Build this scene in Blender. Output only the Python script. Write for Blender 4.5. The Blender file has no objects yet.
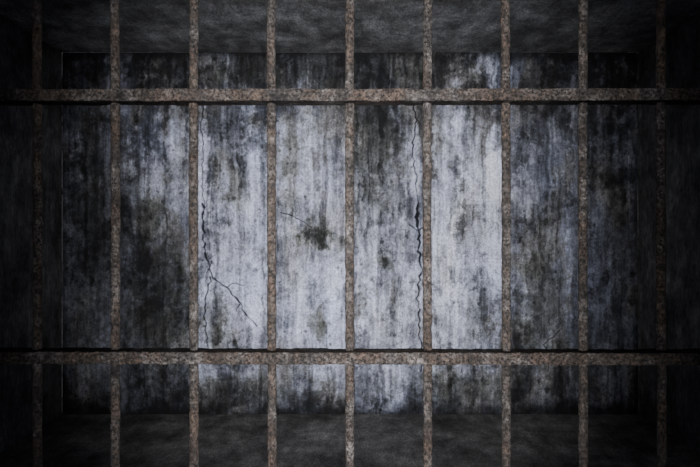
import bpy, math, numpy as np
from mathutils import Vector
rng=np.random.default_rng(7)
EYE=1.30; S=139.0; F=606.0
YB=F/S-F/520.0
CAMY=-F/520.0
W=288/S; ZC=EYE+181/S
Y0=-2.6
sc=bpy.context.scene
def link(o,p=None):
    sc.collection.objects.link(o)
    if p: o.parent=p
    return o
def vnoise(u,v,seed):
    r=np.random.default_rng(seed)
    T=r.random((256,256))
    iu=np.floor(u).astype(int); iv=np.floor(v).astype(int)
    fu=u-iu; fv=v-iv
    fu=fu*fu*(3-2*fu); fv=fv*fv*(3-2*fv)
    a=T[iu%256,iv%256]; b=T[(iu+1)%256,iv%256]; c=T[iu%256,(iv+1)%256]; d=T[(iu+1)%256,(iv+1)%256]
    return (a*(1-fu)+b*fu)*(1-fv)+(c*(1-fu)+d*fu)*fv
def fbm(u,v,seed,o=5,g=0.5):
    s=0;a=1;t=0
    for i in range(o):
        s=s+a*vnoise(u*2**i+13.7*i,v*2**i+7.1*i,seed+i); t+=a; a*=g
    return s/t
def rfbm(x,y,seed,o=6,g=.62):   # rotated octaves: organic mottling without a grid look
    s=0;a=1;t=0
    for i in range(o):
        an=.6+1.1*i; ca,sa=math.cos(an),math.sin(an)
        s=s+a*vnoise((x*ca-y*sa)*2**i+31.7*i,(x*sa+y*ca)*2**i+17.1*i,seed+i); t+=a; a*=g
    return s/t
def ss(a,b,x):
    t=np.clip((x-a)/(b-a),0,1); return t*t*(3-2*t)
# ---------------- back wall
NX,NY=1153,725
px=np.linspace(62,638,NX); py=np.linspace(53,415,NY)
X,Y=np.meshgrid(px,py)
warp=(fbm(X/30,Y/30,90,4)-.5)
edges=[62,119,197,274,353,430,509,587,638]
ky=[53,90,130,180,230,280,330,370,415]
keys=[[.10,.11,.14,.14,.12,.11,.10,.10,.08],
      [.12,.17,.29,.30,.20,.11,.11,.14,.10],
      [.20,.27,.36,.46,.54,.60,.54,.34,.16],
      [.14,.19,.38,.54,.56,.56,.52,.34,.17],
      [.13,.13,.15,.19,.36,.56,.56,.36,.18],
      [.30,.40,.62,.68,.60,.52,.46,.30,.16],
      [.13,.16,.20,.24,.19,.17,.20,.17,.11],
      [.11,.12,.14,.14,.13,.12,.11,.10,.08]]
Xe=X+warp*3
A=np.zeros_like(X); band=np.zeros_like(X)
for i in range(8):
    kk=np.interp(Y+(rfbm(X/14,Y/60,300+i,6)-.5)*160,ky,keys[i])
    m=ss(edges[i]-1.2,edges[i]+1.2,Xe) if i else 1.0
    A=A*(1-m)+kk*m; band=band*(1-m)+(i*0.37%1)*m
Xs=X+(rfbm(X/30,Y/30,95,5)-.5)*10
grain=fbm(X/2.4,Y/90,15,3,.7)
streak=fbm(Xs/6,Y/150,11,5,.6)
streak2=fbm(Xs/16,Y/130,21,6,.6)
blot=rfbm(Xs/40,Y/52,31,8,.66)
blot2=rfbm(X/14,Y/16,37,6,.68)
fine=rfbm(X/4,Y/4.5,41,4,.75)
def c(n,k): return np.clip(1+k*(n-.5)*2,.1,2.2)
A*=c(grain,.26)*c(streak,.75)*c(streak2,.7)*c(blot,.8)*c(blot2,.65)*c(fine,.65)
spk=rfbm(X/8,Y/9,57,6,.75)
reg=rfbm(Xs/30,Y/48,51,5,.55)+.14*(ss(150,60,Y)+ss(365,412,Y)*.9)
mould=ss(.51,.69,reg*.56+spk*.48)
A*=1-.66*mould
drip=ss(.50,.68,fbm(Xs/5,Y/190,61,5,.62)*.65+.35*spk+.10*ss(240,60,Y))
A*=1-.58*drip
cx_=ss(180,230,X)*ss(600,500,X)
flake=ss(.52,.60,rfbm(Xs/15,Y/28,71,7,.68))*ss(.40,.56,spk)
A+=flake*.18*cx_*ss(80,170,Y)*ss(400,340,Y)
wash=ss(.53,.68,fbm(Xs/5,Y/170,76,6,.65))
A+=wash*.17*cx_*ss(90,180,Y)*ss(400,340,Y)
def blob(cx,cy,rx,ry,k,seed=0):
    d=np.sqrt(((X-cx)/rx)**2+((Y-cy)/ry)**2)+(rfbm(X/8,Y/10,500+seed,6,.72)-.5)*2.4
    return ss(1.3,.3,d)*k
stain=np.zeros_like(X)
for j,(cx,cy,rx,ry,k) in enumerate([(316,236,20,15,.85),(345,244,13,9,.7),(160,310,36,70,.6),(375,145,30,65,.55),
      (330,75,60,26,.45),(405,75,38,26,.45),(150,215,16,24,.5),(540,300,26,70,.5),(318,330,9,16,.6),(470,95,12,40,.4),(240,75,42,18,.45),(385,262,10,8,.7),(290,160,9,50,.35),(90,240,22,160,.35),(230,392,80,18,.4),(460,388,80,18,.4),(215,330,10,40,.3),(478,305,12,34,.3),(238,190,10,26,.35),(458,215,8,22,.3)]):
    stain=np.maximum(stain,blob(cx,cy,rx,ry,k,j))
A*=1-stain
for j,(cx,cy,rx,ry,k) in enumerate([(495,172,9,26,.6),(247,212,7,22,.3),(416,165,6,34,.35),(175,140,9,34,.2),(232,262,16,40,.15),(445,150,9,70,.2),(460,320,12,20,.15),(305,290,12,34,.15),(380,320,10,40,.15),(440,250,8,50,.15)]):
    A+=blob(cx,cy,rx,ry,k,40+j)
pit=np.zeros_like(X)
for j in range(800):
    cx=rng.uniform(64,636); cy=rng.uniform(56,412); r=rng.uniform(.5,1.5)*(1.9 if rng.random()<.12 else 1)
    i0=int((cx-62)*2);j0=int((cy-53)*2);q=10
    a,b,c2,d=max(j0-q,0),j0+q,max(i0-q,0),i0+q
    dd=np.sqrt((X[a:b,c2:d]-cx)**2+(Y[a:b,c2:d]-cy)**2)
    pit[a:b,c2:d]=np.maximum(pit[a:b,c2:d],ss(r+.6,r-.5,dd)*rng.uniform(.3,.85))
A*=1-pit*.75
seam=np.zeros_like(X)
for e in edges[1:-1]:
    seam=np.maximum(seam,np.exp(-((Xe-e)/1.3)**2)*(.45+.7*fbm(X/20,Y/20,int(e),3)))
A*=1-.7*np.clip(seam,0,1)
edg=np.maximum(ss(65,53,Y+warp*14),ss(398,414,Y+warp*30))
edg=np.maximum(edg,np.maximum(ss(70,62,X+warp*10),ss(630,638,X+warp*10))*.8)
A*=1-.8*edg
crack=np.zeros_like(X); halo=np.zeros_like(X)
def crackline(pts,w,amp=1.6,seed=0):
    r=np.random.default_rng(seed); P=[]
    for (x0,y0),(x1,y1) in zip(pts[:-1],pts[1:]):
        n=max(2,int(math.hypot(x1-x0,y1-y0)/3.5))
        for t in range(n):
            u=t/n; P.append((x0+(x1-x0)*u+r.uniform(-amp,amp),y0+(y1-y0)*u+r.uniform(-.8,.8)))
    P.append(pts[-1]); N=len(P)
    for k in range(N-1):
        (x0,y0),(x1,y1)=P[k],P[k+1]
        ww=w*(.4+.9*r.random())*(1-.4*k/N)
        jy0=max(int((min(y0,y1)-53-8)*2),0); jy1=max(int((max(y0,y1)-53+8)*2),1)
        jx0=max(int((min(x0,x1)-62-8)*2),0); jx1=int((max(x0,x1)-62+8)*2)
        xs=X[jy0:jy1,jx0:jx1]; ys=Y[jy0:jy1,jx0:jx1]
        L=(x1-x0)**2+(y1-y0)**2+1e-6
        t=np.clip(((xs-x0)*(x1-x0)+(ys-y0)*(y1-y0))/L,0,1)
        d=np.hypot(xs-x0-t*(x1-x0),ys-y0-t*(y1-y0))
        crack[jy0:jy1,jx0:jx1]=np.maximum(crack[jy0:jy1,jx0:jx1],ss(ww+.45,max(ww-.45,0),d))
        halo[jy0:jy1,jx0:jx1]=np.maximum(halo[jy0:jy1,jx0:jx1],np.exp(-(d/3)**2))
crackline([(204,98),(201,125),(203,150),(202,180),(204,208)],.5,1.2,1)
crackline([(203,205),(203,240),(207,258),(211,278),(226,288),(240,303),(247,316),(257,327)],1.0,1.6,2)
crackline([(211,278),(205,300),(205,320),(208,348)],.6,1.4,3)
crackline([(211,262),(205,282)],.45,1,31)
crackline([(226,288),(232,284),(243,286)],.35,1,4)
crackline([(240,303),(236,312)],.35,1,41)
crackline([(413,95),(416,120),(412,150),(417,180),(418,210)],.6,1.6,5)
crackline([(418,205),(416,218),(420,230),(418,240)],1.7,1.3,6)
crackline([(419,240),(421,270),(418,300),(420,325),(421,372)],.85,1.9,7)
crackline([(410,225),(418,232),(426,226)],.4,1,71)
crackline([(280,212),(296,218),(312,228)],.3,1,8)
crackline([(560,330),(545,345),(548,372)],.3,1.5,9)
A+=halo*.05*(1-crack)
A*=1-.93*crack
A=np.clip(A,.008,None)
A=.86*A**1.10
A=np.where(A>.45,.45+(A-.45)*.55,A)
A=np.clip(A,0.006,.70)
hue=rfbm(X/45,Y/90,81,4)
brown=ss(.48,.66,rfbm(X/26,Y/50,88,5))*.6
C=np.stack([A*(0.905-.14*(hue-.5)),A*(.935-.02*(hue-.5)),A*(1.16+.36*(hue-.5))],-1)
wb=(brown*ss(.35,.1,A))[...,None]
C=C*(1-wb)+wb*np.stack([A*1.04,A*.99,A*.92],-1)
gb=stain[...,None]*.8
C=C*(1-gb)+gb*np.stack([A*.99,A*1.03,A*.88],-1)
depth=(band-.5)*.006+(blot-.5)*.012+(fine-.5)*.004+(streak-.5)*.004-seam*.004-pit*.005-crack*.014+flake*.003
n=NX*NY
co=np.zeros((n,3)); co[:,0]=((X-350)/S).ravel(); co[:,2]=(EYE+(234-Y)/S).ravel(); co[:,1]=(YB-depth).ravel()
idx=np.arange(n).reshape(NY,NX)
q=np.stack([idx[1:,:-1],idx[1:,1:],idx[:-1,1:],idx[:-1,:-1]],-1).reshape(-1,4)
me=bpy.data.meshes.new("wall_back")
me.vertices.add(n); me.vertices.foreach_set("co",co.ravel())
me.loops.add(q.size); me.loops.foreach_set("vertex_index",q.ravel().astype(np.int32))
me.polygons.add(len(q)); me.polygons.foreach_set("loop_start",np.arange(0,q.size,4,dtype=np.int32))
me.update(calc_edges=True)
me.polygons.foreach_set("use_smooth",np.ones(len(q),dtype=bool))
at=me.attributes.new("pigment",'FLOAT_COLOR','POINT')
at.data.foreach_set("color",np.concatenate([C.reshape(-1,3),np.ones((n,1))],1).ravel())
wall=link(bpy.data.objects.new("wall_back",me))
# ---------------- materials
def newmat(name):
    m=bpy.data.materials.new(name); m.use_nodes=True
    nt=m.node_tree; b=nt.nodes["Principled BSDF"]; return m,nt,b
def noise(nt,vec,scale,detail=8,rough=.6,dist=0):
    x=nt.nodes.new("ShaderNodeTexNoise"); x.inputs["Scale"].default_value=scale; x.inputs["Detail"].default_value=detail
    x.inputs["Roughness"].default_value=rough; x.inputs["Distortion"].default_value=dist
    nt.links.new(vec,x.inputs["Vector"]); return x.outputs["Fac"]
def ramp(nt,fac,stops):
    r=nt.nodes.new("ShaderNodeValToRGB"); e=r.color_ramp.elements
    while len(e)<len(stops): e.new(.5)
    for i,(p,c) in enumerate(stops):
        e[i].position=p; e[i].color=(c,c,c,1) if not hasattr(c,'__len__') else (*c,1)
    nt.links.new(fac,r.inputs[0]); return r.outputs[0]
def mult(nt,a,b,f=1.0):
    m=nt.nodes.new("ShaderNodeMix"); m.data_type='RGBA'; m.blend_type='MULTIPLY'; m.inputs[0].default_value=f
    nt.links.new(a,m.inputs[6]); nt.links.new(b,m.inputs[7]); return m.outputs[2]
def mix(nt,f,a,b):
    m=nt.nodes.new("ShaderNodeMix"); m.data_type='RGBA'
    nt.links.new(f,m.inputs[0]); nt.links.new(a,m.inputs[6]); nt.links.new(b,m.inputs[7]); return m.outputs[2]
def bump(nt,h,b,strength,dist):
    x=nt.nodes.new("ShaderNodeBump"); x.inputs["Strength"].default_value=strength; x.inputs["Distance"].default_value=dist
    nt.links.new(h,x.inputs["Height"]); nt.links.new(x.outputs[0],b.inputs["Normal"])
def coords(nt,scale=(1,1,1)):
    g=nt.nodes.new("ShaderNodeNewGeometry"); m=nt.nodes.new("ShaderNodeMapping"); m.inputs["Scale"].default_value=scale
    nt.links.new(g.outputs["Position"],m.inputs[0]); return m.outputs[0]
m,nt,b=newmat("weathered_board_concrete")
a=nt.nodes.new("ShaderNodeAttribute"); a.attribute_name="pigment"
v=coords(nt)
f1=ramp(nt,noise(nt,v,80,6,.75),[(.32,.42),(.68,1.42)])
f2=ramp(nt,noise(nt,coords(nt,(1,1,.1)),55,6,.7),[(.3,.72),(.65,1.18)])
nt.links.new(mult(nt,mult(nt,a.outputs["Color"],f1),f2),b.inputs["Base Color"])
b.inputs["Roughness"].default_value=.85; b.inputs["Specular IOR Level"].default_value=.25
bump(nt,noise(nt,v,60,8,.7),b,.5,.01)
me.materials.append(m)
def concrete(name,stops,sc1,stretch=(1,1,1),tint=(1,1,1),bs=.6):
    m,nt,b=newmat(name); v=coords(nt); vs=coords(nt,stretch)
    c=ramp(nt,noise(nt,v,sc1,12,.75,.2),stops)
    c=mult(nt,c,ramp(nt,noise(nt,vs,7,12,.78),[(.36,.45),(.62,1.2)]))
    c=mult(nt,c,ramp(nt,noise(nt,vs,60,6,.78),[(.32,.35),(.68,1.5)]))
    vo=nt.nodes.new("ShaderNodeTexVoronoi"); vo.inputs["Scale"].default_value=26; nt.links.new(v,vo.inputs["Vector"])
    c=mult(nt,c,ramp(nt,vo.outputs["Distance"],[(.06,.35),(.16,1.0)]),.6)
    t=nt.nodes.new("ShaderNodeRGB"); t.outputs[0].default_value=(*tint,1)
    c=mult(nt,c,t.outputs[0])
    nt.links.new(c,b.inputs["Base Color"]); b.inputs["Roughness"].default_value=.85; b.inputs["Specular IOR Level"].default_value=.25
    bump(nt,noise(nt,v,35,10,.7),b,bs,.02); return m
m_ceil=concrete("ceiling_concrete",[(.36,.05),(.5,.135),(.64,.29)],2.5,(1.6,.5,1),(.98,.98,1.0),.45)
m_floor=concrete("floor_concrete",[(.36,.035),(.5,.10),(.64,.19)],2.5,(1.6,.5,1),(1.02,.98,.94),.4)
m_side=concrete("side_wall_concrete",[(.38,.035),(.5,.08),(.62,.15)],3,(1,1,.3),(.98,.98,1.0))
def slab(name,orig,U,V,nu,nv,nrm,thick,amp,mat,seed):
    us=np.linspace(0,1,nu); vs=np.linspace(0,1,nv); UU,VV=np.meshgrid(us,vs)
    lu=np.linalg.norm(U); lv=np.linalg.norm(V)
    h=(fbm(UU*lu*3,VV*lv*3,seed,5)-.5)*amp
    P=np.array(orig)+UU[...,None]*np.array(U)+VV[...,None]*np.array(V)
    e=np.minimum(np.minimum(UU,1-UU)*nu,np.minimum(VV,1-VV)*nv); h=h*np.clip(e/3,0,1)
    top=P+np.array(nrm)*h[...,None]
    verts=top.reshape(-1,3).tolist(); n=len(verts)
    I=np.arange(n).reshape(nv,nu); f=np.stack([I[:-1,:-1],I[:-1,1:],I[1:,1:],I[1:,:-1]],-1).reshape(-1,4).tolist()
    cs=[I[0,0],I[0,-1],I[-1,-1],I[-1,0]]
    back=[(np.array(verts[c])-np.array(nrm)*thick).tolist() for c in cs]; verts+=back
    f.append([n+3,n+2,n+1,n])
    rims=[I[0,:],I[:,-1],I[-1,::-1],I[::-1,0]]
    for k,r in enumerate(rims):
        f.append([int(x) for x in r[::-1]]+[n+k,n+(k+1)%4])
    if np.dot(np.cross(U,V),nrm)<0: f=[g[::-1] for g in f]
    me=bpy.data.meshes.new(name); me.from_pydata(verts,[],f); me.update(); me.materials.append(mat)
    return link(bpy.data.objects.new(name,me))
L=YB-Y0
slab("floor",(-W,Y0,0),(2*W,0,0),(0,L,0),160,220,(0,0,1),.15,.010,m_floor,601)
slab("ceiling",(-W,Y0,ZC),(2*W,0,0),(0,L,0),160,220,(0,0,-1),.15,.010,m_ceil,611)
slab("wall_left",(-W,Y0,0),(0,L,0),(0,0,ZC),220,120,(1,0,0),.15,.02,m_side,621)
slab("wall_right",(W,Y0,0),(0,L,0),(0,0,ZC),220,120,(-1,0,0),.15,.02,m_side,631)
# ---------------- bars
m,nt,b=newmat("rusted_iron")
v=coords(nt)
base=ramp(nt,noise(nt,v,30,12,.78),[(.38,(.0035,.0032,.0030)),(.5,(.0135,.0118,.0110)),(.64,(.052,.0465,.0440))])
rust=ramp(nt,noise(nt,v,70,10,.75),[(.38,(.004,.0030,.0025)),(.64,(.030,.0200,.0150))])
rf=ramp(nt,noise(nt,coords(nt,(1,1,.5)),16,8,.7),[(.43,0.1),(.58,.85)])
c=mix(nt,rf,base,rust)
c=mult(nt,c,ramp(nt,noise(nt,v,190,5,.78),[(.40,.10),(.60,1.7)]))
nt.links.new(c,b.inputs["Base Color"]); b.inputs["Roughness"].default_value=.75; b.inputs["Metallic"].default_value=.1
b.inputs["Specular IOR Level"].default_value=.12
bump(nt,noise(nt,v,150,8,.8),b,1.0,.008)
iron=m
grille=link(bpy.data.objects.new("prison_bars",None))
SP=78/520.0
def vbar(name,x,seed):
    nr=620; ns=18
    z=np.linspace(0.0,ZC,nr); th=np.arange(ns)/ns*2*math.pi
    T,Z=np.meshgrid(th,z)
    nz=fbm(np.cos(T)*1.6+5,Z*70+np.sin(T)*1.6+seed*3,700+seed,5,.7)-.5
    R=.0086+nz*.0044
    ox=x+(vnoise(Z*2.2+seed,Z*0,800+seed)-.5)*.003
    V=np.stack([ox+R*np.cos(T),R*np.sin(T)+(vnoise(Z*2+seed,Z*0,850)-.5)*.002,Z],-1).reshape(-1,3)
    I=np.arange(nr*ns).reshape(nr,ns)
    f=np.stack([I[:-1],np.roll(I,-1,1)[:-1],np.roll(I,-1,1)[1:],I[1:]],-1).reshape(-1,4).tolist()
    f.append(I[0,::-1].tolist()); f.append(I[-1].tolist())
    me=bpy.data.meshes.new(name); me.from_pydata(V.tolist(),[],f); me.update()
    me.polygons.foreach_set("use_smooth",[True]*len(f)); me.materials.append(iron)
    return link(bpy.data.objects.new(name,me),grille)
def rail(name,zc,seed,hh=.0115,dd=.022):
    prof=[]; rr=.0025
    for cx,cz,a0 in [(dd-rr,hh-rr,0),(-dd+rr,hh-rr,90),(-dd+rr,-hh+rr,180),(dd-rr,-hh+rr,270)]:
        for k in range(4):
            a=math.radians(a0+30*k); prof.append((cx+rr*math.cos(a),cz+rr*math.sin(a)))
    ext=[]
    for i in range(len(prof)):
        p,q2=prof[i],prof[(i+1)%len(prof)]; ext.append(p)
        if i%4==3:
            for k in range(1,5): ext.append((p[0]+(q2[0]-p[0])*k/5,p[1]+(q2[1]-p[1])*k/5))
    ns=len(ext); nr=1700; xs=np.linspace(-W,W,nr)
    pr=np.array(ext); XX=np.repeat(xs[:,None],ns,1)
    py_=np.repeat(pr[None,:,0],nr,0); pz_=np.repeat(pr[None,:,1],nr,0)
    nz=fbm(XX*60,pz_*150+py_*120+20,900+seed,5,.7)-.5
    sag=(vnoise(XX*1.7+9,XX*0,920+seed)-.5)*.003
    V=np.stack([XX,py_+nz*.004*np.sign(py_)*(abs(py_)>dd-.004),zc+sag+pz_+nz*.0046*np.sign(pz_)*(abs(pz_)>hh-.004)],-1).reshape(-1,3)
    I=np.arange(nr*ns).reshape(nr,ns)
    f=np.stack([I[:-1],np.roll(I,-1,1)[:-1],np.roll(I,-1,1)[1:],I[1:]],-1).reshape(-1,4).tolist()
    f.append(I[0,::-1].tolist()); f.append(I[-1].tolist())
    me=bpy.data.meshes.new(name); me.from_pydata(V.tolist(),[],f); me.update()
    me.materials.append(iron)
    return link(bpy.data.objects.new(name,me),grille)
for i in range(-13,14):
    vbar("bar_%d"%(i+14),i*SP-.001,i+14)
zu=EYE+(234-97.2)/520; zl=EYE-(357.0-234)/520
gap=zu-zl
for k,z in enumerate([zl-2*gap+.06,zl-gap,zl,zu,zu+gap]):
    rail("cross_rail_%d"%(k+1),z,k*7)
# ---------------- lights: high and low soft spots, unseen, added to light bars and wall
def spot(name,loc,tgt,energy,ang,blend,rad,col):
    l=bpy.data.lights.new(name,'SPOT'); l.energy=energy; l.spot_size=math.radians(ang); l.spot_blend=blend
    l.shadow_soft_size=rad; l.color=col
    o=link(bpy.data.objects.new(name,l)); o.location=loc
    o.rotation_euler=(Vector(tgt)-Vector(loc)).to_track_quat('-Z','Y').to_euler(); return o
spot("added_corridor_spot",(0,-1.1,EYE+.38),(0,YB,EYE+.02),660,64,1.0,.12,(.96,.975,1.0))
spot("added_corridor_spot.001",(0,-1.1,EYE-.38),(0,YB,EYE+.02),660,64,1.0,.12,(.96,.975,1.0))
w=bpy.data.worlds.new("World"); sc.world=w; w.use_nodes=True
w.node_tree.nodes["Background"].inputs[0].default_value=(.8,.83,.9,1); w.node_tree.nodes["Background"].inputs[1].default_value=.15
cam=bpy.data.cameras.new("camera"); co_=link(bpy.data.objects.new("camera",cam))
cam.sensor_width=36; cam.lens=F/700*36; co_.location=(0,CAMY,EYE); co_.rotation_euler=(math.pi/2,0,0); cam.clip_start=.02
sc.camera=co_
